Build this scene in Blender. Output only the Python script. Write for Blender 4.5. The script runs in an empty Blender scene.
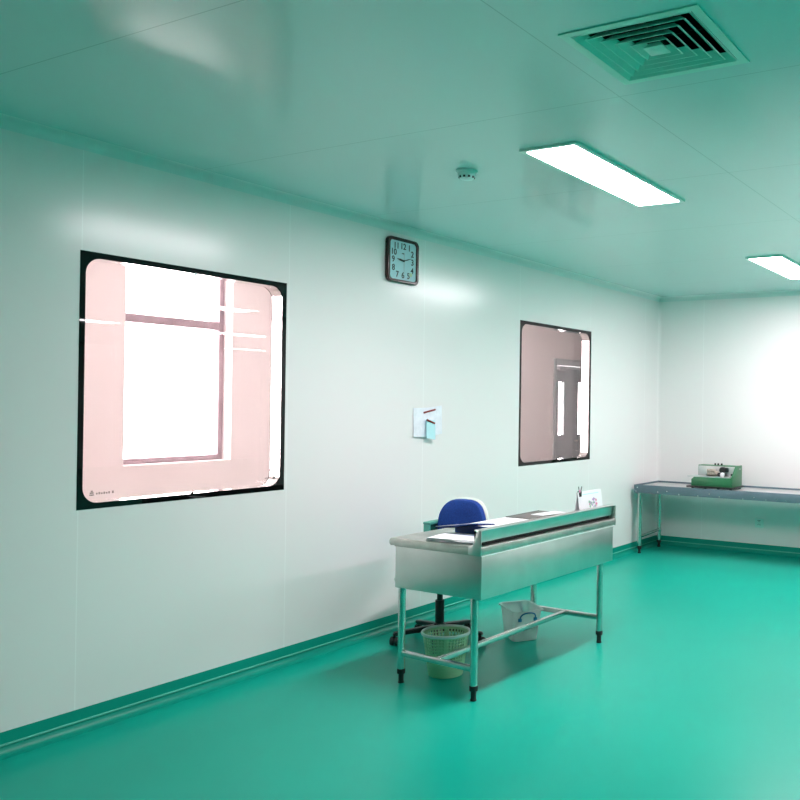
import bpy, bmesh, math, random
from mathutils import Vector, Matrix
random.seed(7)
C = bpy.context.scene.collection
PI = math.pi
R = math.radians

# ------------------------------------------------------------------ materials
def nmat(name):
    m = bpy.data.materials.new(name); m.use_nodes = True
    nt = m.node_tree
    return m, nt, nt.nodes['Principled BSDF']

def mat(name, col, rough=.5, metal=0., spec=.5, noise=0., nscale=8., bump=0., coat=0., alpha=1., trans=0., stretch=None):
    m, nt, b = nmat(name)
    b.inputs['Base Color'].default_value = (*col, 1)
    b.inputs['Roughness'].default_value = rough
    b.inputs['Metallic'].default_value = metal
    b.inputs['Specular IOR Level'].default_value = spec
    b.inputs['Coat Weight'].default_value = coat
    b.inputs['Alpha'].default_value = alpha
    b.inputs['Transmission Weight'].default_value = trans
    if noise or bump:
        tc = nt.nodes.new('ShaderNodeTexCoord'); mp = nt.nodes.new('ShaderNodeMapping')
        if stretch: mp.inputs['Scale'].default_value = stretch
        n = nt.nodes.new('ShaderNodeTexNoise'); n.inputs['Scale'].default_value = nscale; n.inputs['Detail'].default_value = 5
        nt.links.new(tc.outputs['Object'], mp.inputs['Vector']); nt.links.new(mp.outputs['Vector'], n.inputs['Vector'])
        if noise:
            r = nt.nodes.new('ShaderNodeValToRGB')
            r.color_ramp.elements[0].position = .3; r.color_ramp.elements[1].position = .7
            r.color_ramp.elements[0].color = (*[c * (1 - noise) for c in col], 1)
            r.color_ramp.elements[1].color = (*[min(1, c * (1 + noise)) for c in col], 1)
            nt.links.new(n.outputs['Fac'], r.inputs['Fac']); nt.links.new(r.outputs['Color'], b.inputs['Base Color'])
        if bump:
            bp = nt.nodes.new('ShaderNodeBump'); bp.inputs['Strength'].default_value = bump; bp.inputs['Distance'].default_value = .004
            nt.links.new(n.outputs['Fac'], bp.inputs['Height']); nt.links.new(bp.outputs['Normal'], b.inputs['Normal'])
    return m

def panel_mat(name, col, joint, axes, rough, spec=.5, width=.0025, wav=0.):
    """painted sandwich panels; axes = list of (axis index, first joint, spacing)"""
    m, nt, b = nmat(name)
    b.inputs['Roughness'].default_value = rough; b.inputs['Specular IOR Level'].default_value = spec
    tc = nt.nodes.new('ShaderNodeTexCoord'); sx = nt.nodes.new('ShaderNodeSeparateXYZ')
    nt.links.new(tc.outputs['Object'], sx.inputs[0])
    last = None
    def M(op, a, v=None):
        n = nt.nodes.new('ShaderNodeMath'); n.operation = op
        if hasattr(a, 'links'): nt.links.new(a, n.inputs[0])
        else: n.inputs[0].default_value = a
        if v is not None:
            if hasattr(v, 'links'): nt.links.new(v, n.inputs[1])
            else: n.inputs[1].default_value = v
        return n.outputs[0]
    for ax, o, s in axes:
        v = M('ADD', sx.outputs[ax], -o + s * 40.5)
        v = M('DIVIDE', v, s); v = M('FRACT', v); v = M('SUBTRACT', v, .5); v = M('ABSOLUTE', v)
        v = M('MULTIPLY', v, s); v = M('LESS_THAN', v, width)
        last = v if last is None else M('MAXIMUM', last, v)
    mx = nt.nodes.new('ShaderNodeMix'); mx.data_type = 'RGBA'
    mx.inputs[6].default_value = (*col, 1); mx.inputs[7].default_value = (*joint, 1)
    nt.links.new(last, mx.inputs[0]); nt.links.new(mx.outputs[2], b.inputs['Base Color'])
    if wav:
        n = nt.nodes.new('ShaderNodeTexNoise'); n.inputs['Scale'].default_value = .8; n.inputs['Detail'].default_value = 1
        nt.links.new(tc.outputs['Object'], n.inputs['Vector'])
        bp = nt.nodes.new('ShaderNodeBump'); bp.inputs['Strength'].default_value = wav; bp.inputs['Distance'].default_value = .02
        nt.links.new(n.outputs['Fac'], bp.inputs['Height']); nt.links.new(bp.outputs['Normal'], b.inputs['Normal'])
    return m

WALL = (.90, .855, .855)
M_wall = panel_mat('painted_wall_panel', WALL, (.97, .94, .94), [(1, 2.41, 1.22)], .21, .5)
M_wallx = panel_mat('painted_wall_panel_across', WALL, (.97, .94, .94), [(0, .533, 1.22)], .24, .5)
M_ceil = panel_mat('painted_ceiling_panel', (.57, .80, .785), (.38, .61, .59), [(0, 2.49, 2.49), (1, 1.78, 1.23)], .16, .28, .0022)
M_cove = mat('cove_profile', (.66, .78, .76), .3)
M_floor = mat('green_floor_coating', (.003, .385, .285), .3, spec=.12, noise=.05, nscale=1.2)
M_base = mat('green_floor_skirting', (.003, .31, .23), .35, spec=.2)
M_skirt_highlight = mat('skirting_highlight', (.09, .50, .40), .4, spec=.4)  # lighter tone stands in for the highlight along the cove
M_black = mat('black_glass_print', (.003, .004, .004), .02, spec=.28)
M_alu = mat('polished_aluminium', (.86, .85, .85), .1, metal=1)
M_steel = mat('brushed_stainless', (.60, .63, .61), .33, metal=1, noise=.05, nscale=7)
M_steeld = mat('worn_stainless_top', (.52, .52, .49), .36, metal=1, noise=.18, nscale=9)
M_tube = mat('stainless_tube', (.62, .64, .62), .24, metal=1, noise=.1, nscale=10)
M_rub = mat('black_rubber', (.012, .012, .013), .55)
M_blkp = mat('black_plastic', (.010, .011, .012), .4)
M_slot_shade = mat('slot_shade', (.012, .011, .010), .7)
M_white = mat('white_paper', (.93, .92, .95), .7)
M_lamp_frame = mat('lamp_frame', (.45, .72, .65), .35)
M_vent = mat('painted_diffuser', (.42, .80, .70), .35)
M_duct = mat('duct_shade', (.006, .008, .008), .8)
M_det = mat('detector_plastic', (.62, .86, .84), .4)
M_blue = mat('blue_fabric', (.010, .055, .31), .85, noise=.25, nscale=120, bump=.3)
M_cream = mat('cream_shell', (.82, .84, .77), .45)
M_dgreen = mat('dark_green_plastic', (.010, .085, .060), .45)
M_tealp = mat('teal_plastic', (.10, .42, .33), .4)
M_basket = mat('pale_green_plastic', (.36, .66, .40), .45)
M_rim = mat('pale_rim_plastic', (.72, .84, .80), .4)
M_bluep = mat('blue_plastic', (.03, .20, .45), .35)
M_brown = mat('dark_brown_plastic', (.035, .010, .008), .22)
M_dial = mat('pale_blue_dial', (.50, .72, .79), .5)
M_ink = mat('black_ink', (.008, .012, .014), .5)
M_greyhand = mat('pale_hand', (.45, .50, .50), .4)
M_red = mat('dark_red_strip', (.25, .010, .010), .5)
M_lblue = mat('pale_blue_paper', (.52, .84, .90), .7)
M_sheet = mat('printed_sheet', (.86, .87, .95), .7, noise=.06, nscale=30)
M_grey = mat('grey_board', (.17, .155, .15), .5)
M_yellow = mat('yellow_paper', (.80, .78, .50), .7)
M_bindb = mat('blue_binder_board', (.02, .09, .45), .4)
M_slate = mat('slate_grey_paint', (.115, .165, .205), .42, noise=.1, nscale=6)
M_tray = mat('grey_steel_tray', (.60, .60, .60), .4, metal=.7, noise=.1)
M_green = mat('green_enamel', (.026, .165, .068), .35)
M_silver = mat('satin_silver', (.62, .63, .63), .38, metal=.8, noise=.06)
M_beige = mat('beige_roller', (.42, .36, .30), .5, noise=.3, nscale=60)
M_outlet = mat('outlet_plastic', (.70, .88, .84), .4)
M_corr = mat('corridor_paint', (.80, .755, .75), .6)
M_corrf = mat('corridor_floor', (.45, .40, .38), .5)
M_frame = mat('mauve_window_frame', (.30, .22, .25), .45, noise=.15, nscale=12)
M_door = mat('grey_door_paint', (.33, .36, .38), .4)
M_doorf = mat('grey_door_trim', (.42, .45, .47), .4)
M_pink = mat('pink_print', (.75, .30, .45), .6)
M_gprint = mat('green_print', (.30, .60, .40), .6)
M_mprint = mat('mauve_print', (.50, .36, .62), .6)

def glass_mat(name, tint, refl=1.0):
    m = bpy.data.materials.new(name); m.use_nodes = True; nt = m.node_tree
    nt.nodes.clear()
    o = nt.nodes.new('ShaderNodeOutputMaterial'); mx = nt.nodes.new('ShaderNodeMixShader')
    t = nt.nodes.new('ShaderNodeBsdfTransparent'); g = nt.nodes.new('ShaderNodeBsdfGlossy'); f = nt.nodes.new('ShaderNodeFresnel')
    t.inputs[0].default_value = (*tint, 1); g.inputs['Roughness'].default_value = .01
    gm = nt.nodes.new('ShaderNodeNewGeometry'); mr = nt.nodes.new('ShaderNodeMapRange')
    mr.inputs[3].default_value = 1.5; mr.inputs[4].default_value = 1 / 1.5   # thin sheet: reflect alike from either side
    nt.links.new(gm.outputs['Backfacing'], mr.inputs[0]); nt.links.new(mr.outputs[0], f.inputs['IOR'])
    nt.links.new(f.outputs[0], mx.inputs[0]); nt.links.new(t.outputs[0], mx.inputs[1]); nt.links.new(g.outputs[0], mx.inputs[2])
    nt.links.new(mx.outputs[0], o.inputs[0])
    return m
M_glass = glass_mat('window_glass', (.95, .93, .93))

def emit_mat(name, col, s):
    m = bpy.data.materials.new(name); m.use_nodes = True; nt = m.node_tree; nt.nodes.clear()
    o = nt.nodes.new('ShaderNodeOutputMaterial'); e = nt.nodes.new('ShaderNodeEmission')
    e.inputs[0].default_value = (*col, 1); e.inputs[1].default_value = s
    nt.links.new(e.outputs[0], o.inputs[0]); return m
LAMP = 70.0
M_emit = emit_mat('lamp_diffuser', (1, .89, .93), LAMP)
M_emit2 = emit_mat('corridor_fill_emitter', (1, .95, .94), 13.0)  # emission of the unseen lamps added to the corridor

def translucent_mat(name, col, mix):
    m = bpy.data.materials.new(name); m.use_nodes = True; nt = m.node_tree
    b = nt.nodes['Principled BSDF']; o = nt.nodes['Material Output']
    b.inputs['Base Color'].default_value = (*col, 1); b.inputs['Roughness'].default_value = .3
    t = nt.nodes.new('ShaderNodeBsdfTransparent'); t.inputs[0].default_value = (.92, .97, .96, 1)
    tl = nt.nodes.new('ShaderNodeBsdfTranslucent'); tl.inputs[0].default_value = (*col, 1)
    m1 = nt.nodes.new('ShaderNodeMixShader'); m1.inputs[0].default_value = .4
    m2 = nt.nodes.new('ShaderNodeMixShader'); m2.inputs[0].default_value = mix
    nt.links.new(b.outputs[0], m1.inputs[1]); nt.links.new(tl.outputs[0], m1.inputs[2])
    nt.links.new(m1.outputs[0], m2.inputs[1]); nt.links.new(t.outputs[0], m2.inputs[2]); nt.links.new(m2.outputs[0], o.inputs[0])
    return m
M_tub = translucent_mat('translucent_plastic', (.80, .86, .84), .38)

# ------------------------------------------------------------------ mesh builder
class MB:
    def __init__(s): s.bm = bmesh.new()
    def _merge(s, b, M=None):
        if M is not None: bmesh.ops.transform(b, matrix=M, verts=b.verts)
        me = bpy.data.meshes.new('t'); b.to_mesh(me); b.free(); s.bm.from_mesh(me); bpy.data.meshes.remove(me)
        return s
    def box(s, x0, x1, y0, y1, z0, z1, bev=0., seg=2, M=None):
        b = bmesh.new(); bmesh.ops.create_cube(b, size=1)
        for v in b.verts:
            v.co = Vector(((x0 + x1) / 2 + v.co.x * (x1 - x0), (y0 + y1) / 2 + v.co.y * (y1 - y0), (z0 + z1) / 2 + v.co.z * (z1 - z0)))
        if bev: bmesh.ops.bevel(b, geom=b.edges[:], offset=bev, segments=seg, affect='EDGES', profile=.5)
        return s._merge(b, M)
    def cyl(s, p0, p1, r0, r1=None, seg=24, bev=0., M=None):
        p0 = Vector(p0); p1 = Vector(p1); r1 = r0 if r1 is None else r1
        b = bmesh.new()
        bmesh.ops.create_cone(b, cap_ends=True, segments=seg, radius1=r0, radius2=r1, depth=(p1 - p0).length)
        if bev:
            ed = [e for e in b.edges if len(e.link_faces) == 2 and any(len(f.verts) > 4 for f in e.link_faces)]
            bmesh.ops.bevel(b, geom=ed, offset=bev, segments=2, affect='EDGES', profile=.5)
        q = (p1 - p0).to_track_quat('Z', 'Y').to_matrix().to_4x4()
        bmesh.ops.transform(b, matrix=Matrix.Translation((p0 + p1) / 2) @ q, verts=b.verts)
        return s._merge(b, M)
    def tube(s, pts, r, seg=12, closed=False, M=None):
        pts = [Vector(p) for p in pts]; n = len(pts); b = bmesh.new(); rings = []
        up = None
        for i, p in enumerate(pts):
            if closed: d = (pts[(i + 1) % n] - pts[i - 1])
            else: d = pts[min(i + 1, n - 1)] - pts[max(i - 1, 0)]
            d.normalize()
            if up is None:
                up = Vector((0, 0, 1)) if abs(d.z) < .9 else Vector((1, 0, 0))
            a = d.cross(up).normalized(); up2 = a.cross(d).normalized(); up = up2
            rings.append([b.verts.new(p + a * math.cos(t) * r + up2 * math.sin(t) * r) for t in [2 * PI * k / seg for k in range(seg)]])
        rng = range(n) if closed else range(n - 1)
        for i in rng:
            A, B = rings[i], rings[(i + 1) % n]
            for k in range(seg): b.faces.new((A[k], A[(k + 1) % seg], B[(k + 1) % seg], B[k]))
        if not closed:
            b.faces.new(rings[0][::-1]); b.faces.new(rings[-1])
        bmesh.ops.recalc_face_normals(b, faces=b.faces)
        return s._merge(b, M)
    def lathe(s, prof, seg=48, c=(0, 0), M=None, keep=None):
        b = bmesh.new(); rings = []
        for r, z in prof:
            rings.append([b.verts.new((c[0] + r * math.cos(2 * PI * k / seg), c[1] + r * math.sin(2 * PI * k / seg), z)) for k in range(seg)] if r > 1e-6 else [b.verts.new((c[0], c[1], z))])
        for i in range(len(prof) - 1):
            A, B = rings[i], rings[i + 1]
            for k in range(seg):
                if keep and not keep(i, k): continue
                k2 = (k + 1) % seg
                if len(A) == 1 and len(B) == 1: continue
                if len(A) == 1: b.faces.new((A[0], B[k2], B[k]))
                elif len(B) == 1: b.faces.new((A[k], A[k2], B[0]))
                else: b.faces.new((A[k], A[k2], B[k2], B[k]))
        return s._merge(b, M)
    def prism(s, outline, d0, d1, axis='y', bev=0., M=None):
        """outline = list of 2D points; axis y: (x,z) extruded in y; x: (y,z); z: (x,y)"""
        b = bmesh.new()
        f = {'y': lambda p, d: (p[0], d, p[1]), 'x': lambda p, d: (d, p[0], p[1]), 'z': lambda p, d: (p[0], p[1], d)}[axis]
        A = [b.verts.new(f(p, d0)) for p in outline]; B = [b.verts.new(f(p, d1)) for p in outline]
        b.faces.new(A); b.faces.new(B[::-1]); n = len(A)
        for i in range(n): b.faces.new((A[i], B[i], B[(i + 1) % n], A[(i + 1) % n]))
        bmesh.ops.recalc_face_normals(b, faces=b.faces)
        if bev: bmesh.ops.bevel(b, geom=[e for e in b.edges if e.calc_face_angle(0) > .5], offset=bev, segments=2, affect='EDGES', profile=.5)
        return s._merge(b, M)
    def quad(s, *p):
        b = bmesh.new(); b.faces.new([b.verts.new(q) for q in p]); return s._merge(b)
    def build(s, name, m, parent=None, smooth=True, at=None):
        bmesh.ops.remove_doubles(s.bm, verts=s.bm.verts, dist=1e-6)
        me = bpy.data.meshes.new(name); s.bm.to_mesh(me); s.bm.free()
        me.materials.append(m)
        if smooth:
            me.shade_smooth(); me.set_sharp_from_angle(angle=R(35))
        o = bpy.data.objects.new(name, me); C.objects.link(o)
        if parent: o.parent = parent
        if at: o.location = at
        return o

def ring_mesh(mb, outer, inner, d0, d1, f):
    """frame between two outlines of equal length, between depths d0 and d1"""
    b = bmesh.new(); n = len(outer)
    V = [[b.verts.new(f(p, d)) for p in L] for L in (outer, inner) for d in (d0, d1)]
    O0, O1, I0, I1 = V
    for i in range(n):
        j = (i + 1) % n
        b.faces.new((O0[i], O0[j], I0[j], I0[i])); b.faces.new((O1[i], I1[i], I1[j], O1[j]))
        b.faces.new((O0[i], O1[i], O1[j], O0[j])); b.faces.new((I0[i], I0[j], I1[j], I1[i]))
    bmesh.ops.recalc_face_normals(b, faces=b.faces)
    mb._merge(b)

def rrect(a0, a1, b0, b1, r, n=8, square=False):
    pts = []
    for cx, cy, t0 in ((a1 - r, b1 - r, 0), (a0 + r, b1 - r, 90), (a0 + r, b0 + r, 180), (a1 - r, b0 + r, 270)):
        for k in range(n + 1):
            t = R(t0 + 90 * k / n)
            if square:
                ex = a1 if cx > (a0 + a1) / 2 else a0; ey = b1 if cy > (b0 + b1) / 2 else b0
                # walk along the square outline so that the ring stays regular
                u = math.cos(t); v = math.sin(t); m_ = max(abs(u), abs(v))
                pts.append((cx + r * u / m_, cy + r * v / m_))
            else: pts.append((cx + r * math.cos(t), cy + r * math.sin(t)))
    return pts

def thing(name, label, cat, loc=(0, 0, 0), rz=0., group=None):
    o = bpy.data.objects.new(name, None); o.empty_display_size = .1; C.objects.link(o)
    o.location = loc; o.rotation_euler = (0, 0, rz); o['label'] = label; o['category'] = cat
    if group: o['group'] = group
    return o
def tag(o, label, cat, group=None):
    o['label'] = label; o['category'] = cat
    if group: o['group'] = group
    return o
def struct(o): o['kind'] = 'structure'; return o
def copy_tree(o, parent=None):
    c = o.copy(); C.objects.link(c)
    if parent: c.parent = parent
    for ch in list(o.children): copy_tree(ch, c)
    return c

def slab_with_holes(us, vs, holes, d0, d1, f):
    """slab over u x v cut by rectangular holes (u0,u1,v0,v1), thickness d0..d1"""
    U = sorted(set(list(us) + [h[0] for h in holes] + [h[1] for h in holes]))
    V = sorted(set(list(vs) + [h[2] for h in holes] + [h[3] for h in holes]))
    solid = lambda i, j: 0 <= i < len(U) - 1 and 0 <= j < len(V) - 1 and not any(h[0] <= (U[i] + U[i + 1]) / 2 <= h[1] and h[2] <= (V[j] + V[j + 1]) / 2 <= h[3] for h in holes)
    b = bmesh.new(); cache = {}
    def v(i, j, d):
        k = (i, j, d)
        if k not in cache: cache[k] = b.verts.new(f(U[i], V[j], d))
        return cache[k]
    for i in range(len(U) - 1):
        for j in range(len(V) - 1):
            if not solid(i, j): continue
            b.faces.new((v(i, j, d0), v(i + 1, j, d0), v(i + 1, j + 1, d0), v(i, j + 1, d0)))
            b.faces.new((v(i, j, d1), v(i, j + 1, d1), v(i + 1, j + 1, d1), v(i + 1, j, d1)))
            for di, dj, e in ((-1, 0, ((i, j), (i, j + 1))), (1, 0, ((i + 1, j), (i + 1, j + 1))), (0, -1, ((i, j), (i + 1, j))), (0, 1, ((i, j + 1), (i + 1, j + 1)))):
                if not solid(i + di, j + dj):
                    (p, q), (s_, t_) = e
                    b.faces.new((v(p, q, d0), v(s_, t_, d0), v(s_, t_, d1), v(p, q, d1)))
    bmesh.ops.recalc_face_normals(b, faces=b.faces)
    m = MB(); m._merge(b); return m

# ------------------------------------------------------------------ the room
H = 2.75; YB = 8.87; XR = 15.0; YF = -7.0; XC = 6.3; YD = 16.0; T = .09
W1 = (2.402, 3.612, 1.026, 2.235); W2 = (6.075, 7.305, 1.022, 2.246)

struct(MB().box(-T, XR + .1, YF - .1, YD + .1, -.1, 0).build('floor', M_floor))
VX, VY, VH = 2.813, 2.655, .215
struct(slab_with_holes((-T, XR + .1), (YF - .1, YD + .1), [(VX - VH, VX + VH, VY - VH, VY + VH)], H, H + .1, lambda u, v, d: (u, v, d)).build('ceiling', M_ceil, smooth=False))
struct(slab_with_holes((YF - .1, YB + .1), (0, H), [W1, W2], 0, -T, lambda u, v, d: (d, u, v)).build('wall_left', M_wall, smooth=False))
struct(MB().box(0, XC, YB, YB + .1, 0, H).build('wall_back', M_wallx, smooth=False))
struct(MB().box(XC - .1, XC, YB + .1, YD, 0, H).build('wall_recess', M_wall, smooth=False))
struct(MB().box(XC - .1, XR, YD, YD + .1, 0, H).build('wall_far', M_wallx, smooth=False))
struct(MB().box(XR, XR + .1, YF, YD, 0, H).build('wall_right', M_wall, smooth=False))
struct(MB().box(0, XR, YF - .1, YF, 0, H).build('wall_front', M_wallx, smooth=False))

# skirting: flat upstand, paler bead painting in the cove highlight, concave sweep into the floor (profile as distance from wall, height)
def skirt_profile():
    p = [(0, 0), (0, .1), (.004, .1), (.006, .046)]
    for k in range(9):
        t = R(90 * k / 8); p.append((.050 - .042 * math.cos(t), .044 - .0425 * math.sin(t)))
    return p + [(.055, .0005), (.055, 0)]
sp = skirt_profile()
bl = MB().prism(sp, YF, YB, 'y').build('baseboard_left', M_base); struct(bl)
bb = MB().prism([(YB - a, b) for a, b in sp], 0, XC, 'x').build('baseboard_back', M_base); struct(bb)
struct(MB().tube([(.009, YF, .045), (.009, YB - .009, .045)], .005, 10).build('trim_1', M_skirt_highlight))
struct(MB().tube([(.009, YB - .009, .045), (XC, YB - .009, .045)], .005, 10).build('trim_2', M_skirt_highlight))
# ceiling coves and the corner cove
def cove(r=.05, n=8):
    return [(0, 0)] + [(r - r * math.sin(R(90 * k / n)), -(r - r * math.cos(R(90 * k / n)))) for k in range(n + 1)]
cv = [(0, H), (0, H - .05)] + [(.05 - .05 * math.cos(R(90 * k / 8)), H - .05 + .05 * math.sin(R(90 * k / 8))) for k in range(9)]
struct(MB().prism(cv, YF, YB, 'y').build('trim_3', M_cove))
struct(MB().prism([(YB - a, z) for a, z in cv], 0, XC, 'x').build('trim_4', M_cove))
cc = [(0, YB)] + [(.04 - .04 * math.cos(R(90 * k / 8)), YB - .04 + .04 * math.sin(R(90 * k / 8))) for k in range(9)]
struct(MB().prism(cc, .1, H - .05, 'z').build('trim_5', mat('corner_cove_profile', WALL, .15)))

# ------------------------------------------------------------------ flush double-glazed view windows
def view_window(name, w, mark):
    y0, y1, z0, z1 = w
    e = bpy.data.objects.new(name, None); C.objects.link(e); struct(e); e.location = (0, (y0 + y1) / 2, z0)
    cy = (y0 + y1) / 2; hy = (y1 - y0) / 2; hz = z1 - z0
    bw = .027; r = .075
    inn = rrect(-hy + bw, hy - bw, bw, hz - bw, r, 10)
    out = rrect(-hy, hy, 0, hz, r + bw, 10, square=True)
    f = lambda p, d: (d, p[0], p[1])
    for nm, d0, d1 in (('front_border', .0015, -.001), ('back_border', -T + .001, -T - .0015)):
        m = MB(); ring_mesh(m, out, inn, d0, d1, f); m.build(nm, M_black, e)
    # polished spacer running round the reveal
    inn2 = rrect(-hy + bw + .0005, hy - bw - .0005, bw + .0005, hz - bw - .0005, r, 10); o2 = rrect(-hy + .004, hy - .004, .004, hz - .004, r + .02, 10)
    m = MB(); ring_mesh(m, o2, inn2, -.005, -T + .005, f); m.build('spacer_frame', M_alu, e)
    for nm, d in (('front_pane', -.0015), ('back_pane', -T + .0015)):
        b = bmesh.new(); b.faces.new([b.verts.new(f(p, d)) for p in rrect(-hy + .002, hy - .002, .002, hz - .002, .01, 2)])
        m = MB(); m._merge(b); m.build(nm, M_glass, e)
    for zz in (.030, hz - .030):
        MB().cyl((.0005, .0, zz), (.004, .0, zz), .009, .007, 16).build('vent_plug', M_black if zz < .5 else M_alu, e)
    if mark:
        m = MB()
        m.box(-.0028, -.0018, -hy + .062, -hy + .084, .062, .068); m.box(-.0028, -.0018, -hy + .064, -hy + .082, .071, .078); m.box(-.0028, -.0018, -hy + .068, -hy + .078, .080, .086)
        for k in range(6): m.box(-.0028, -.0018, -hy + .094 + k * .012, -hy + .101 + k * .012, .066, .074 + .003 * (k % 2))
        m.box(-.0028, -.0018, -hy + .172, -hy + .180, .066, .078)
        m.box(-.0028, -.0018, hy - .080, hy - .062, .066, .084)
        for k in range(5): m.box(-.0028, -.0018, hy - .135 + k * .009, hy - .130 + k * .009, .072, .078)
        m.build('etched_mark', M_grey, e)
    return e
view_window('window_1', W1, True); view_window('window_2', W2, False)

# ------------------------------------------------------------------ corridor behind the view windows
CX = -2.5; CY0 = -.6; CYE = 14.0; CH = 2.80
EW = (4.25, 5.245, 1.015, 2.745)      # openings of the outside windows
EWS = [EW] + [(EW[0] + d, EW[1] + d, EW[2], EW[3]) for d in (-3.45, -1.72, 2.9)]  # last offset: unseen window added to brighten the far corridor
DO = (10.715, 12.15)                    # doorway in the same wall
struct(MB().box(CX - .3, -T, CY0 - .1, CYE + .1, -.12, -.001).build('floor_corridor', M_corrf))
struct(MB().box(CX - .3, -T, CY0 - .1, CYE + .1, CH, CH + .1).build('ceiling_corridor', M_corr))
struct(slab_with_holes((CY0 - .1, CYE + .1), (0, CH), EWS + [(DO[0] + .03, DO[1] - .03, -.01, 2.18)], CX, CX - .3, lambda u, v, d: (d, u, v)).build('wall_corridor', M_corr, smooth=False))
struct(MB().box(CX, -T, CY0 - .1, CY0, 0, CH).build('wall_corridor_near', M_corr, smooth=False))
struct(MB().box(CX, -T, CYE, CYE + .1, 0, CH).build('wall_corridor_end', M_corr, smooth=False))
struct(slab_with_holes((CY0, CYE), (0, CH), [W1, W2, ], -T - .002, -T - .012, lambda u, v, d: (d, u, v)).build('wall_corridor_inner', M_corr, smooth=False))
# outside windows
def outside_window(name, w):
    e = bpy.data.objects.new(name, None); C.objects.link(e); struct(e); e.location = (CX - .145, (w[0] + w[1]) / 2, w[2])
    hy = (w[1] - w[0]) / 2; hz = w[3] - w[2]
    m = MB()
    ring_mesh(m, [(-hy, 0), (hy, 0), (hy, hz), (-hy, hz)], [(-hy + .045, .045), (hy - .045, .045), (hy - .045, hz - .05), (-hy + .045, hz - .05)], .03, -.03, lambda p, d: (d, p[0], p[1]))
    m.build('window_frame', M_frame, e)
    MB().box(-.028, .028, -hy + .045, hy - .045, 1.150, 1.220, .004).build('transom', M_frame, e)
    MB().box(-.004, .002, -hy + .04, hy - .04, .04, hz - .045).build('pane', M_glass, e)
for k, w in enumerate(EWS): outside_window('window_%d' % (k + 3), w)
# double door further along the same wall
e = bpy.data.objects.new('door_1', None); C.objects.link(e); struct(e); e.location = (CX, (DO[0] + DO[1]) / 2, 0)
hw = (DO[1] - DO[0]) / 2
m = MB(); m.box(-.12, .02, -hw, -hw + .07, 0, 2.205, .004); m.box(-.12, .02, hw - .07, hw, 0, 2.205, .004); m.box(-.12, .02, -hw + .07, hw - .07, 2.11, 2.205, .004)
m.build('door_frame', M_doorf, e)
for s in (-1, 1):
    a, b_ = (-hw + .07, -.003) if s < 0 else (.003, hw - .07)
    c0 = (10.885 if s < 0 else 11.46) - (DO[0] + DO[1]) / 2; c1 = c0 + .15
    lf = slab_with_holes((a, b_), (.01, 2.105), [(c0, c1, 1.09, 1.87)], -.02, -.06, lambda u, v, d: (d, u, v)).build('door_leaf', M_door, e, smooth=False)
    MB().box(-.042, -.038, c0 - .002, c1 + .002, 1.088, 1.872).build('slit_pane', M_glass, lf)
    m = MB(); ring_mesh(m, [(c0 - .02, 1.07), (c1 + .02, 1.07), (c1 + .02, 1.89), (c0 - .02, 1.89)], [(c0, 1.09), (c1, 1.09), (c1, 1.87), (c0, 1.87)], -.012, -.022, lambda p, d: (d, p[0], p[1]))
    m.build('slit_frame', M_doorf, lf)
    MB().cyl((-.02, s * .06, 1.0), (.03, s * .06, 1.0), .012).box(.03, .045, min(s * .05, s * .17), max(s * .05, s * .17), .988, 1.012, .005).build('door_handle', M_alu, lf)
MB().box(-.02, .02, -hw + .09, .02, 2.07, 2.10, .004).box(-.02, .04, -hw + .10, -hw + .28, 2.035, 2.085, .006).build('door_closer', M_doorf, e)

# ------------------------------------------------------------------ ceiling lights
def make_light(label, loc, L=1.28, Wd=.315, group=None, em=None):
    t = thing('ceiling_light', label, 'ceiling light', loc, 0, group)
    m = MB(); f = lambda p, d: (p[0], p[1], d)
    ring_mesh(m, rrect(-Wd / 2, Wd / 2, -L / 2, L / 2, .008, 3), rrect(-Wd / 2 + .024, Wd / 2 - .024, -L / 2 + .024, L / 2 - .024, .012, 3), .0, -.012, f)
    m.build('frame', M_lamp_frame, t)
    m = MB().prism(rrect(-Wd / 2 + .024, Wd / 2 - .024, -L / 2 + .024, L / 2 - .024, .012, 3), -.001, -.009, 'z')
    m.build('diffuser', em or M_emit, t)
    return t
l1 = make_light('long white lit ceiling panel nearest the grille, beside the smoke detector', (1.900, 4.065, H))
GRP = 'ceiling lights beyond the picture'
OUT = 'white lit ceiling panel further into the room, outside the picture'
def light_copy(x, y, label, group=None):
    c = copy_tree(l1); c.location = (x, y, H); c['label'] = label
    if group: c['group'] = group
    return c
light_copy(1.885, 7.36, 'smaller looking lit ceiling panel near the back wall, cut by the right picture edge')
for x in (5.65, 9.3):
    for y in ((4.06, 7.5) if x < 9 else (7.95,)): light_copy(x, y, OUT, GRP)
for x, y in ((9.3, 10.85), (13.1, 14.3)): light_copy(x, y, OUT, GRP)
make_light('corridor ceiling light added out of view above the glazed windows', (-1.3, 5.2, CH), em=M_emit2)  # unseen lamp added to brighten the corridor, copied once below
c_ = copy_tree([o for o in bpy.data.objects if o.get('label', '').startswith('corridor ceiling light')][0]); c_.location = (-1.3, 9.4, CH); c_['label'] = 'corridor ceiling light added out of view above the double door'


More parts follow.
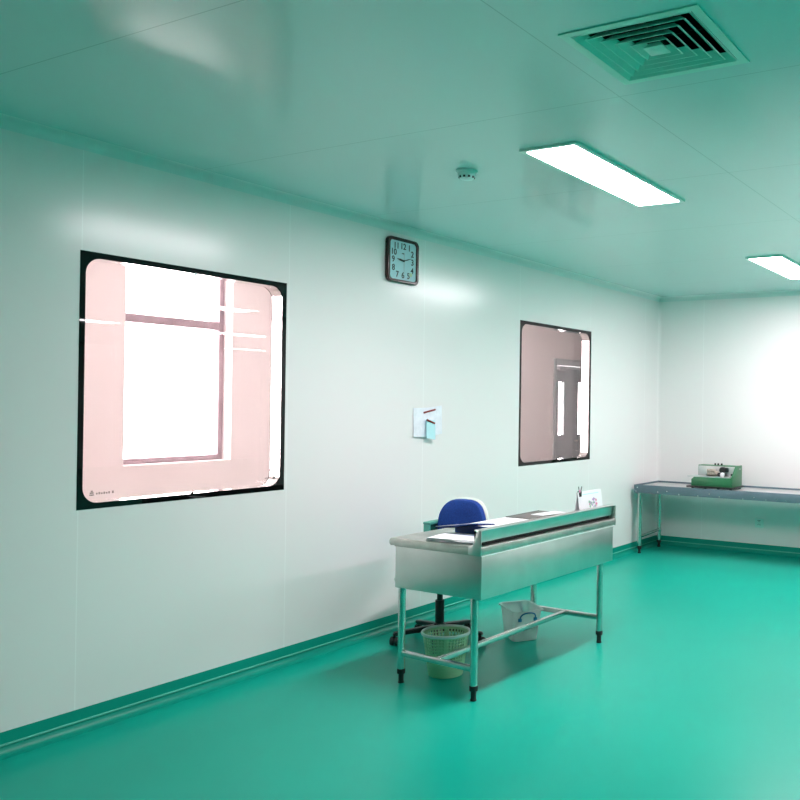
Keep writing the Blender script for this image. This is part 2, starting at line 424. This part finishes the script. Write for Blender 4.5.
# ------------------------------------------------------------------ ceiling air grille
t = thing('air_diffuser', 'square white ceiling air grille with nested louvres, at top right', 'air vent', (VX, VY, H))
HH = .243
sq = lambda h: [(-h, -h), (h, -h), (h, h), (-h, h)]
m = MB(); ring_mesh(m, sq(HH), sq(.213), 0, -.005, lambda p, d: (p[0], p[1], d))
b = bmesh.new()
m.build('grille_frame', M_vent, t)
def vane(h0, h1, z0, z1, th=.004):
    m = MB(); b = bmesh.new()
    A = [b.verts.new((*p, z0)) for p in sq(h0)]; B = [b.verts.new((*p, z1)) for p in sq(h1)]
    A2 = [b.verts.new((*p, z0)) for p in sq(h0 - th)]; B2 = [b.verts.new((*p, z1)) for p in sq(h1 - th)]
    for i in range(4):
        j = (i + 1) % 4
        b.faces.new((A[i], A[j], B[j], B[i])); b.faces.new((A2[j], A2[i], B2[i], B2[j]))
        b.faces.new((A[j], A[i], A2[i], A2[j])); b.faces.new((B[i], B[j], B2[j], B2[i]))
    bmesh.ops.recalc_face_normals(b, faces=b.faces); m._merge(b); return m
for h in (.2125, .179, .142, .105, .068):
    vane(h, h - .030, -.006, .020, .003).build('louvre', M_vent, t, smooth=False)
m = MB(); b = bmesh.new()
A = [b.verts.new((*p, -.008)) for p in sq(.036)]; B = [b.verts.new((*p, .012)) for p in sq(.020)]; cpt = b.verts.new((0, 0, -.010))
for i in range(4):
    b.faces.new((A[i], A[(i + 1) % 4], B[(i + 1) % 4], B[i])); b.faces.new((A[(i + 1) % 4], A[i], cpt))
b.faces.new(B[::-1]); bmesh.ops.recalc_face_normals(b, faces=b.faces); m._merge(b)
m.build('centre_plate', M_vent, t, smooth=False)
m = MB(); m.box(-.21, .21, -.21, -.206, .002, .20).box(-.21, .21, .206, .21, .002, .20).box(-.21, -.206, -.206, .206, .002, .20).box(.206, .21, -.206, .206, .002, .20).box(-.21, .21, -.21, .21, .20, .204)
m.box(-.2, .2, -.004, .004, .034, .045).box(-.004, .004, -.2, .2, .034, .045)
m.build('duct', M_duct, t, smooth=False)  # coloured near-black for the shade seen between the louvres

# ------------------------------------------------------------------ smoke detector
t = thing('smoke_detector', 'small round white smoke detector on the ceiling above the clock', 'smoke detector', (1.285, 3.63, H))
MB().lathe([(0, 0), (.056, 0), (.057, -.008), (.052, -.012), (0, -.012)], 40).build('mounting_base', M_det, t)
MB().lathe([(0, -.011), (.047, -.011), (.044, -.026), (.036, -.042), (.022, -.046), (0, -.047)], 40).build('dome', M_det, t)
m = MB()
for k in range(10):
    a = 2 * PI * k / 10
    m.box(-.006, .006, -.0025, .0025, -.006, .006, .001, M=Matrix.Translation((.0395 * math.cos(a), .0395 * math.sin(a), -.034)) @ Matrix.Rotation(a + PI / 2, 4, 'Z'))
m.build('smoke_slots', M_ink, t)

# ------------------------------------------------------------------ wall clock
t = thing('wall_clock', 'square dark brown framed clock with a pale blue dial, high on the wall', 'clock', (0, 4.592, 2.512))
f = lambda p, d: (d, p[0], p[1])
m = MB(); ring_mesh(m, rrect(-.157, .157, -.153, .153, .038, 6), rrect(-.133, .133, -.131, .131, .026, 6), .002, .032, f)
fr = m.build('clock_frame', M_brown, t)
bv = fr.modifiers.new('b', 'BEVEL'); bv.width = .006; bv.segments = 2; bv.limit_method = 'ANGLE'
MB().prism(rrect(-.135, .135, -.133, .133, .026, 6), .002, .022, 'x').build('dial', M_dial, t)
def text_mesh(parent, name, items, material, depth=.0008):
    mb = MB()
    for s, y, z, size in items:
        cu = bpy.data.curves.new('txt', 'FONT'); cu.body = s; cu.size = size; cu.align_x = 'CENTER'; cu.align_y = 'CENTER'; cu.extrude = depth; cu.offset = .0008
        o = bpy.data.objects.new('txt', cu); C.objects.link(o)
        bpy.context.view_layer.update()
        me = bpy.data.meshes.new_from_object(o.evaluated_get(bpy.context.evaluated_depsgraph_get()))
        b = bmesh.new(); b.from_mesh(me)
        Mx = Matrix(((0, 0, 1, .0232), (1, 0, 0, y), (0, 1, 0, z), (0, 0, 0, 1)))
        mb._merge(b, Mx)
        bpy.data.objects.remove(o); bpy.data.curves.remove(cu); bpy.data.meshes.remove(me)
    return mb.build(name, material, parent, smooth=False)
nums = [('12', 0, .097), ('1', .062, .094), ('2', .094, .056), ('3', .096, 0), ('4', .094, -.058), ('5', .056, -.098), ('6', 0, -.099), ('7', -.057, -.098), ('8', -.096, -.056), ('9', -.098, .0), ('10', -.094, .050), ('11', -.068, .095)]
for s_, y, z in nums: text_mesh(t, 'numeral', [(s_, y, z, .058)], M_ink)
MB().box(.0222, .0236, -.012, -.002, .047, .053).box(.0222, .0236, .001, .010, .046, .054).build('dial_mark', M_ink, t)
MB().cyl((.022, .082, -.085), (.0235, .082, -.085), .014).build('sticker', mat('pale_yellow_sticker', (.55, .68, .45), .5), t)
def hand(name, ang, L, w, x, tail, mtl):
    # ang clockwise from 12
    m = MB(); m.prism([(-w, -tail), (w, -tail), (w * 1.3, L * .5), (0, L), (-w * 1.3, L * .5)], x, x + .0015, 'x', M=Matrix.Rotation(-R(ang), 4, 'X'))
    return m.build(name, mtl, t)
hand('hour_hand', 278, .068, .0055, .026, .012, M_ink)
hand('minute_hand', 72, .092, .0026, .029, .014, M_ink)
hand('second_hand', 180, .085, .0012, .032, .050, M_greyhand)
MB().cyl((.022, 0, 0), (.035, 0, 0), .006).build('hand_boss', M_ink, t)

# ------------------------------------------------------------------ notice and pale blue slip on the wall
t = thing('wall_notice', 'white paper notice pinned to the wall between the two windows', 'notice', (0, 4.90, 1.41))
def curved_sheet(mb, outline_fn, nu, nv, th):
    b = bmesh.new(); G = [[b.verts.new(outline_fn(i / nu, j / nv)) for j in range(nv + 1)] for i in range(nu + 1)]
    for i in range(nu):
        for j in range(nv): b.faces.new((G[i][j], G[i + 1][j], G[i + 1][j + 1], G[i][j + 1]))
    bmesh.ops.recalc_face_normals(b, faces=b.faces)
    r = bmesh.ops.solidify(b, geom=b.faces[:], thickness=th)
    mb._merge(b)
def sheet(u, v):
    y = -.158 + .312 * u; z = (-.108 - .006 * math.sin(PI * u)) + (.205 + .0 * u) * v + .019 * u
    return (.004 + .010 * math.sin(PI * u) * (1 - v) + .006 * (1 - v), y, z)
m = MB(); curved_sheet(m, sheet, 10, 8, .001); m.build('paper_sheet', M_sheet, t)
MB().box(.006, .013, -.065, .065, -.006, .006, .002, M=Matrix.Translation((0, .012, .075)) @ Matrix.Rotation(R(10), 4, 'X')).build('red_strip', M_red, t)
t = thing('hanging_slip', 'pale blue folded slip hanging in front of the white notice', 'paper slip', (.022, 4.893, 1.312))
def slip(u, v): return (.006 + .012 * (1 - v) + .006 * u, -.046 + .088 * u + .010 * v, -.018 + .135 * v - .012 * u)
m = MB(); curved_sheet(m, slip, 4, 6, .006); m.build('slip_sheet', M_lblue, t)
MB().box(.008, .017, -.045, .045, -.006, .006, .002, M=Matrix.Translation((0, .004, .098)) @ Matrix.Rotation(R(-17), 4, 'X')).build('red_strip', M_red, t)

# ------------------------------------------------------------------ stainless desk
DW, DL, ZB, ZT, ZU = .594, 1.394, .529, .757, .891
DR = R(-1.6)
desk = thing('steel_desk', 'stainless steel writing desk with a raised front ledge and tubular legs', 'desk', (1.384, 3.670, 0), DR)
DM = Matrix.Translation((1.384, 3.670, 0)) @ Matrix.Rotation(DR, 4, 'Z')
def on_desk(a, b_, z=0): return DM @ Vector((a, b_, z))
m = MB(); m.box(-DW, 0, 0, DL, ZB, ZT, .003); m.build('apron_box', M_steel, desk)
# worktop with a rolled rear edge
out = [(-.003, ZT), (.004, ZT), (.004, .802), (-DW - .018, .802)]
for k in range(1, 8):
    a = R(90 + 180 * k / 8); out.append((-DW - .018 + .022 * math.cos(a), .780 + .022 * math.sin(a)))
out += [(-DW - .018, .762), (-DW, .762), (-DW, ZT)]
MB().prism(out, -.008, DL + .030, 'y', bev=.0015).build('worktop', M_steeld, desk)
MB().box(-.002, .006, -.008, DL + .012, ZT - .004, ZT + .002, .001).build('edge_highlight', mat('pale_highlight', (.85, .86, .86), .3, metal=.4), desk)  # pale strip stands in for the highlight along the edge
led = MB().prism([(-.018, .887), (-.013, .887), (-.028, .822), (-.034, .822)], .0, DL + .022, 'y').box(-.046, .002, -.006, DL + .028, .884, ZU, .002).build('front_ledge', M_steel, desk)
MB().box(-.050, -.044, 0, DL + .022, .802, .886).build('slot_shade_sheet', M_slot_shade, led)  # near-black sheet added to give the slot its shade
end = [(-.080, .803), (-.062, .806), (-.050, .813), (-.042, .826), (-.036, .850), (-.030, .875), (-.022, .890), (.003, .890), (.003, .760), (-.080, .760)]
for y0, y1 in ((-.012, -.006), (DL + .024, DL + .031)):
    MB().prism(end, y0, y1, 'y', bev=.001).build('ledge_end', M_steel, led)
legs = [(-.054, .016), (-.055, DL - .070), (-DW + .022, .035), (-DW + .022, DL - .070)]
lm = None
for a, b_ in legs:
    l = MB().cyl((a, b_, .075), (a, b_, ZB + .002), .0205, seg=28).build('leg', M_tube, desk)
    MB().cyl((a, b_, .052), (a, b_, .080), .0225, seg=24, bev=.003).cyl((a, b_, .008), (a, b_, .053), .0145, seg=20).cyl((a, b_, 0), (a, b_, .012), .0165, .0155, seg=24, bev=.002).build('levelling_foot', M_rub, l)
def rail(p, q, name):
    p = Vector(p); q = Vector(q); d = (q - p); L = d.length
    Mx = Matrix.Translation((p + q) / 2) @ d.to_track_quat('Y', 'Z').to_matrix().to_4x4()
    MB().box(-.014, .014, -L / 2, L / 2, -.015, .015, .004, M=Mx).build(name, M_tube, desk)
zr = .165
rail((-DW + .022, .035, zr), (-.054, .016, zr), 'end_rail'); rail((-DW + .022, DL - .07, zr), (-.055, DL - .07, zr), 'end_rail')
cm = (-DW + .022 - .055) / 2
rail((cm, .035, zr), (cm, DL - .07, zr), 'centre_rail')

# things on the desk (each placed in desk coordinates: a = towards the front, b = along the length)
def desk_thing(name, label, cat, a, b_, z, rz=0.): return thing(name, label, cat, on_desk(a, b_, z), DR + rz)
t = desk_thing('paper_stack', 'loose stack of white papers on the near end of the steel desk', 'papers', -.245, .135, .803, R(8))
for k in range(7):
    MB().box(-.150, .150, -.105, .105, .0005 + k * .0026, .0026 + k * .0026, M=Matrix.Translation((random.uniform(-.007, .007), random.uniform(-.006, .006), 0)) @ Matrix.Rotation(R(random.uniform(-3, 3)), 4, 'Z')).build('sheet', M_white, t)
t = desk_thing('ring_binder', 'open blue ring binder filled with white papers on the steel desk', 'binder', -.30, .58, .803)
MB().box(-.155, .150, -.23, .235, .0005, .005, .001).build('cover', M_bindb, t)
for k in range(5):
    MB().box(-.145, .140, -.215, .225, .0055 + k * .0066, .0115 + k * .0066, .001, M=Matrix.Translation((random.uniform(-.004, .004), random.uniform(-.004, .004), 0))).build('paper_block', M_white, t)
MB().box(-.155, .150, -.243, -.233, .0005, .047, .002).build('spine', M_bindb, t)
MB().box(-.150, .150, -.155, 0, -.003, .003, .001, M=Matrix.Translation((-.02, -.240, .047)) @ Matrix.Rotation(R(-8), 4, 'Y') @ Matrix.Rotation(R(-7), 4, 'X')).build('raised_cover', mat('shaded_binder_board', (.008, .028, .17), .6, spec=.2), t)  # binder blue darkened to paint in the shadow on this cover
MB().box(-.148, .146, -.154, -.005, .0032, .0062, M=Matrix.Translation((-.02, -.240, .047)) @ Matrix.Rotation(R(-8), 4, 'Y') @ Matrix.Rotation(R(-7), 4, 'X')).build('cover_sheets', M_white, t)
tag(MB().box(-.05, .05, -.045, .045, 0, .003, M=Matrix.Translation(on_desk(-.43, .89, .8030)) @ Matrix.Rotation(DR + R(20), 4, 'Z')).build('sticky_note', M_yellow), 'small yellow note lying beside the grey folder on the desk', 'note')
t = desk_thing('document_folder', 'flat dark grey folder lying on the steel desk past the binder', 'folder', -.465, 1.17, .8030, R(2))
MB().box(-.095, .095, -.20, .20, 0, .016, .003).build('folder_cover', M_grey, t)
MB().box(-.097, -.090, -.20, .20, .001, .017, .002).build('folder_spine', M_blkp, t)
tag(MB().box(-.05, .05, -.12, .12, 0, .004, M=Matrix.Translation(on_desk(-.405, 1.24, .8205)) @ Matrix.Rotation(DR - R(6), 4, 'Z')).build('loose_paper', M_white), 'white loose sheets lying on the front edge of the grey folder', 'papers')
# tent calendar
t = desk_thing('desk_calendar', 'white tent calendar with flower prints standing at the far end of the desk', 'calendar', -.115, 1.275, .8030)
CWd = .148; hgt = .186
tilt = R(8)
for s, nm in ((1, 'front_card'), (-1, 'back_card')):
    Mx = Matrix.Translation((s * .0015, 0, hgt)) @ Matrix.Rotation(-s * tilt, 4, 'Y')
    MB().prism(rrect(-CWd, CWd, -hgt / math.cos(tilt) + .002, 0, .012, 4), -.0012, .0012, 'x', M=Mx).build(nm, M_white, t)
Mx = Matrix.Translation((.0015, 0, hgt)) @ Matrix.Rotation(-tilt, 4, 'Y')
prints = {M_pink: [], M_gprint: [], M_mprint: []}
rr = random.Random(3)
for k in range(26):
    y = -.02 + rr.uniform(0, .095); z = -.04 - rr.uniform(0, .075)
    prints[rr.choice([M_pink, M_gprint, M_mprint])].append((y, z, rr.uniform(.004, .010)))
for mt, L in prints.items():
    for y, z, r in L: MB().cyl((.0011, y, z), (.0018, y, z), r, seg=10, M=Mx).build('flower_print', mt, t)
MB().box(.0011, .0018, -.11, .11, -.022, -.018, M=Mx).build('heading_line', M_lblue, t)
MB().box(-.030, .030, -CWd, -CWd + .004, -.16, -.03, M=Matrix.Translation((0, -.002, hgt))).build('side_gusset', M_grey, t) if False else None
clip = MB().box(-.010, .010, -.012, .012, -.030, .004, .002, M=Matrix.Translation((0, -CWd + .028, hgt)))
clip.build('binder_clip', M_blkp, t)
MB().tube([(.004, -CWd + .018, hgt), (.006, -CWd + .010, hgt + .022), (.006, -CWd + .004, hgt + .036)], .0028, 8).tube([(.004, -CWd + .034, hgt), (.006, -CWd + .040, hgt + .022), (.006, -CWd + .044, hgt + .034)], .0035, 8).build('clip_arm', M_grey, t)
MB().cyl((.009, -CWd + .012, hgt + .006), (.013, -CWd + .012, hgt + .006), .009, seg=14).build('pink_stud', M_pink, t)

# ------------------------------------------------------------------ swivel chair
ch = thing('office_chair', 'blue fabric swivel chair with black star base behind the steel desk', 'chair', (.466, 4.485, 0), R(-86))
def backoutline(w, h, sc=1.):
    pts = []
    for k in range(48):
        a = 2 * PI * k / 48; c, s = math.cos(a), math.sin(a)
        ex = 3.2
        x = w * sc * abs(c) ** (2 / ex) * (1 if c >= 0 else -1); z = h * sc * abs(s) ** (2 / ex) * (1 if s >= 0 else -1)
        x *= 1 - .14 * max(0, s)
        pts.append((x, z))
    return pts
def cushion(outline, d, depth, cz, x0, curve, ax):
    """rounded pad: outline in (y,z), front at x0+depth"""
    b = bmesh.new(); rings = []
    for sc, dx in ((.0, depth), (.5, depth), (.86, depth * .96), (.96, depth * .75), (1., depth * .35), (1., 0), (.0, 0)):
        if sc == 0: rings.append([b.verts.new((x0 + dx, 0, cz))]); continue
        rings.append([b.verts.new((x0 + dx + curve * (p[0] * sc) ** 2, p[0] * sc, cz + p[1] * sc)) for p in outline])
    n = len(outline)
    for A, B in zip(rings, rings[1:]):
        for k in range(n):
            j = (k + 1) % n
            if len(A) == 1: b.faces.new((A[0], B[k], B[j]))
            elif len(B) == 1: b.faces.new((A[k], B[0], A[j]))
            else: b.faces.new((A[k], B[k], B[j], A[j]))
    bmesh.ops.recalc_face_normals(b, faces=b.faces)
    m = MB(); m._merge(b); return m
cushion(backoutline(.188, .180), 1, .045, .715, -.285, .9, 0).build('backrest', M_blue, ch)
cushion(backoutline(.197, .190), 1, .030, .715, -.312, .9, 0).build('back_shell', M_cream, ch)
MB().box(-.335, -.300, -.03, .03, .40, .66, .008).box(-.33, -.05, -.03, .03, .385, .405, .006).build('back_bracket', M_blkp, ch)
m = MB().prism(rrect(-.22, .22, -.225, .225, .07, 6), .430, .490, 'z', bev=.015); m.build('seat', M_blue, ch)
MB().prism(rrect(-.225, .225, -.23, .23, .07, 6), .408, .432, 'z').build('seat_shell', M_cream, ch)
MB().cyl((0, 0, .11), (0, 0, .27), .029, seg=24).cyl((0, 0, .26), (0, 0, .41), .019, seg=20).build('gas_lift', M_blkp, ch)
MB().cyl((0, 0, .065), (0, 0, .125), .045, .036, seg=24, bev=.004).build('base_hub', M_blkp, ch)
for k in range(5):
    a = R(-130 + 86 + 72 * k)
    Mx = Matrix.Rotation(a, 4, 'Z')
    arm = MB().prism([(.03, .070), (.03, .112), (.10, .108), (.29, .084), (.300, .066), (.28, .060), (.10, .074)], -.019, .019, 'y', bev=.006, M=Mx).build('base_arm', M_blkp, ch)
    cs = MB()
    W = Matrix.Translation((.285 * math.cos(a), .285 * math.sin(a), 0)) @ Matrix.Rotation(a + R(60), 4, 'Z')
    for s in (-1, 1): cs.cyl((0, s * .008, .028), (0, s * .026, .028), .028, seg=24, bev=.004, M=W)
    cs.cyl((.0, 0, .026), (.0, 0, .066), .007, M=W).cyl((0, -.006, .028), (0, .006, .028), .020, M=W)
    cs.build('caster', M_rub, arm)
    for q in (-.0265, .0265): MB().cyl((0, q - .001, .028), (0, q + .001, .028), .016, seg=20, M=W).build('caster_cap', M_grey, arm)
for s in (-1, 1):
    y = s * .215
    pts = [(-.10, y, .42), (-.10, y, .60), (-.135, y, .70), (-.15, y, .728), (-.33, y, .728), (-.335, y, .715), (-.335, y, .64), (-.30, y, .62), (-.17, y, .62)]
    ar = MB().box(-.340, -.140, y - .028, y + .028, .722, .742, .006).box(-.160, -.140, y - .024, y + .024, .60, .724, .005).box(-.340, -.322, y - .024, y + .024, .60, .724, .005).box(-.340, -.140, y - .024, y + .024, .585, .603, .005).box(-.165, -.135, y - .02, y + .02, .415, .59, .006).box(-.165, -.135, min(y, s * .20), max(y, s * .20), .412, .430, .004).build('armrest', M_tealp, ch)
    MB().box(-.323, -.159, y - .014, y + .014, .602, .723).build('armrest_infill', M_dgreen, ar)

# ------------------------------------------------------------------ bins under the desk
t = thing('waste_basket', 'round pale green slotted waste basket with white rim under the desk', 'bin', (.928, 3.966, 0))
hb = .244; rb, rt = .097, .132
NS = 84
rows = [0, .012, .03, .06, .085] + [.085 + .0058 * k for k in range(1, 25)] + [.232, hb]
prof = [(rb - .012, .0), (rb, .004)] + [(rb + (rt - rb) * z / hb, z) for z in rows[1:]]
nf = 5
def keep(i, k):
    z = prof[i][1]
    if .085 <= z < .222 and (k % 14) > 1 and (i % 3 != 2): return k % 2 == 0
    return True
bk = MB().lathe(prof, NS, keep=keep).lathe([(0, .004), (rb - .004, .004)], NS).build('basket_body', M_basket, t)
sm = bk.modifiers.new('s', 'SOLIDIFY'); sm.thickness = .0022
MB().lathe([(rt - .002, hb - .012), (rt + .006, hb - .010), (rt + .009, hb), (rt + .006, hb + .005), (rt, hb + .006), (rt - .004, hb + .001), (rt - .002, hb - .012)], NS).build('basket_rim', M_rim, t)

t = thing('plastic_tub', 'translucent white plastic tub with blue handles under the desk', 'bin', (.862, 4.835, 0), R(53))
def loft(secs, n=6):
    b = bmesh.new(); RR = []
    for hx, hy_, r, z in secs: RR.append([b.verts.new((p[0], p[1], z)) for p in rrect(-hx, hx, -hy_, hy_, r, n)])
    for A, B in zip(RR, RR[1:]):
        for k in range(len(A)): b.faces.new((A[k], A[(k + 1) % len(A)], B[(k + 1) % len(A)], B[k]))
    b.faces.new(RR[0][::-1]); bmesh.ops.recalc_face_normals(b, faces=b.faces); m = MB(); m._merge(b); return m
tb = loft([(.078, .090, .022, .0), (.084, .096, .026, .006), (.102, .142, .035, .205), (.111, .152, .040, .208), (.113, .154, .040, .202)]).build('tub_body', M_tub, t)
sm = tb.modifiers.new('s', 'SOLIDIFY'); sm.thickness = .002; sm.offset = 1
for s in (-1, 1):
    hd = []
    for k in range(11):
        a = PI * k / 10; hd.append((.053 * math.cos(a), s * (.136 + .024 * math.sin(a)), .150 + .048 * math.sin(a) ** .6))
    h = MB().tube(hd, .0045, 10)
    for q in (-1, 1): h.box(q * .053 - .012, q * .053 + .012, s * .135 - .006, s * .135 + .006, .138, .160, .003)
    Mx = Matrix.Identity(4)
    h.build('tub_handle', M_bluep, t)

# ------------------------------------------------------------------ bench on the back wall
BX0, BX1, BY0, BY1 = .05, 3.3, 8.18, 8.775
bench = thing('work_bench', 'long slate grey steel bench on tubular legs along the back wall', 'bench', (BX0, BY0, 0))
W_, D_ = BX1 - BX0, BY1 - BY0
MB().box(.01, W_ - .01, .01, D_ - .01, .688, .700).build('tray_top', M_tray, bench)
MB().box(0, W_, 0, .012, .632, .717, .002).build('front_apron', M_slate, bench)
MB().box(0, W_, D_ - .012, D_, .632, .717, .002).build('back_apron', M_slate, bench)
for x0 in (0, W_ - .012):
    MB().box(x0, x0 + .012, .012, D_ - .012, .632, .717, .002).build('end_apron', M_slate, bench)
bolts = [(.324, .655), (.425, .666), (.559, .643), (.766, .641), (.888, .668), (.994, .645), (1.238, .640), (1.349, .662), (1.47, .645), (1.579, .655), (1.667, .645), (.075, .65), (.090, .69), (1.90, .655), (2.05, .645), (2.3, .655)]
for x, z in bolts:
    MB().cyl((x - BX0, .001, z), (x - BX0, -.005, z), .0085, .006, 12).build('bolt', M_alu, bench)
for x in (.050, 2.30, W_ - .03):
    for y in (.040, D_ - .060):
        l = MB().cyl((x, y, .075), (x, y, .690), .0235, seg=24).build('leg', M_tube, bench)
        f = MB().cyl((x, y, .045), (x, y, .080), .024, seg=20, bev=.003).cyl((x, y, .012), (x, y, .05), .013, seg=16).cyl((x, y, 0), (x, y, .014), .018, seg=20).build('levelling_foot', M_rub, l)
    MB().cyl((x, .040, .170), (x, D_ - .060, .190), .015, seg=16).build('side_rail', M_tube, bench)
    MB().cyl((x, D_ - .060, .168), (x, D_ - .060, .212), .026, seg=20, bev=.004).build('rail_collar', M_tube, bench)

# ------------------------------------------------------------------ green machine on the bench
mc = thing('benchtop_machine', 'small green machine with silver front and black knobs on the bench', 'machine', (.866, 8.45, .700))
MB().box(-.265, .235, -.185, .150, .016, .032, .002).build('base_plate', M_blkp, mc)
for x in (-.21, -.07, .07, .20):
    for y in (-.15, .12): MB().cyl((x, y, 0), (x, y, .018), .014, .012, 16).build('rubber_foot', M_rub, mc)
MB().prism([(-.225, .026), (-.225, .098), (-.195, .122), (.205, .122), (.205, .026)], -.150, .140, 'y', bev=.003).build('lower_housing', M_green, mc)
MB().box(-.215, .205, .020, .140, .122, .236, .003).build('upper_housing', M_green, mc)
MB().prism([(-.150, .026), (.140, .026), (.140, .240), (-.02, .240), (-.05, .225), (-.150, .135)], .205, .217, 'x', bev=.002).build('side_cheek', M_green, mc)
MB().box(-.207, .205, .012, .020, .124, .228, .001).build('front_plate', M_silver, mc)
MB().box(-.268, .185, -.150, .012, .122, .130, .001).build('feed_table', M_silver, mc)
MB().box(.120, .198, -.030, .012, .128, .225, .003).build('side_block', M_silver, mc)
MB().cyl((-.085, -.045, .158), (.035, -.045, .158), .027, seg=28, bev=.003).cyl((-.085, -.060, .185), (.0, -.060, .185), .018, seg=24, bev=.003).build('feed_roller', M_beige, mc)
MB().cyl((-.10, -.045, .158), (.05, -.045, .158), .008).box(-.10, -.092, -.06, .012, .128, .19, .002).box(.042, .05, -.06, .012, .128, .19, .002).build('roller_bracket', M_silver, mc)
MB().cyl((.075, .0, .197), (.075, -.070, .197), .030, seg=28, bev=.005).box(.055, .135, -.060, .0, .175, .222, .010).build('motor', M_blkp, mc)
MB().cyl((.085, -.070, .150), (.085, -.090, .150), .024, seg=28, bev=.004).build('hand_wheel', M_white, mc)
MB().cyl((.050, -.03, .150), (.050, -.085, .150), .020, seg=20, bev=.003).build('drive_pulley', M_blkp, mc)
for x in (-.045, -.012, .025):
    MB().cyl((x, .060, .236), (x, .060, .256), .011, .009, 16, bev=.002).build('control_knob', M_blkp, mc)
MB().cyl((.170, -.030, .150), (.170, -.045, .150), .011, seg=16, bev=.002).build('set_screw', M_blkp, mc)
MB().cyl((.217, .07, .205), (.221, .07, .205), .009, seg=14).build('side_screw', M_silver, mc)

# ------------------------------------------------------------------ outlet under the bench
t = thing('wall_outlet', 'small white socket plate on the back wall beneath the bench', 'outlet', (1.184, YB, .322))
MB().box(-.046, .046, -.010, 0, -.047, .047, .003).build('cover_plate', M_outlet, t)
m = MB()
for x, z, a in ((-.010, -.014, 25), (.010, -.014, -25), (0, .018, 0)): m.box(-.0022, .0022, -.0108, -.0095, -.008, .008, M=Matrix.Translation((x, 0, z)) @ Matrix.Rotation(R(a), 4, 'Y'))
m.box(-.018, .018, -.0108, -.0095, .024, .029)
m.build('socket_slots', M_grey, t)

# ------------------------------------------------------------------ world, camera, colour management
w = bpy.data.worlds.new('World'); bpy.context.scene.world = w; w.use_nodes = True
bg = w.node_tree.nodes['Background']; bg.inputs[0].default_value = (1, .96, .96, 1); bg.inputs[1].default_value = 20.0

yaw, pit, rol = R(28.34568195), R(.28062851), R(.74982109)
F = Vector((-math.sin(yaw) * math.cos(pit), math.cos(yaw) * math.cos(pit), math.sin(pit)))
Rt = Vector((math.cos(yaw), math.sin(yaw), 0)); U = Rt.cross(F)
c, s = math.cos(rol), math.sin(rol)
Rt, U = c * Rt + s * U, -s * Rt + c * U
cam = bpy.data.cameras.new('Camera'); co = bpy.data.objects.new('Camera', cam); C.objects.link(co)
Mx = Matrix((Rt, U, -F)).transposed().to_4x4(); Mx.translation = Vector((4.045, 0, 1.55)); co.matrix_world = Mx
cam.sensor_width = 36; cam.lens = 870.446 / 800 * 36; cam.shift_x = -.25; cam.clip_start = .05
sc = bpy.context.scene; sc.camera = co
sc.view_settings.view_transform = 'Standard'; sc.view_settings.look = 'None'; sc.view_settings.gamma = 1; sc.view_settings.use_curve_mapping = False
sc.view_settings.exposure = 0.0
sc.cycles.use_denoising = True
sc.cycles.max_bounces = 12; sc.cycles.diffuse_bounces = 6; sc.cycles.glossy_bounces = 5; sc.cycles.transparent_max_bounces = 16
sc.cycles.caustics_reflective = False; sc.cycles.caustics_refractive = False
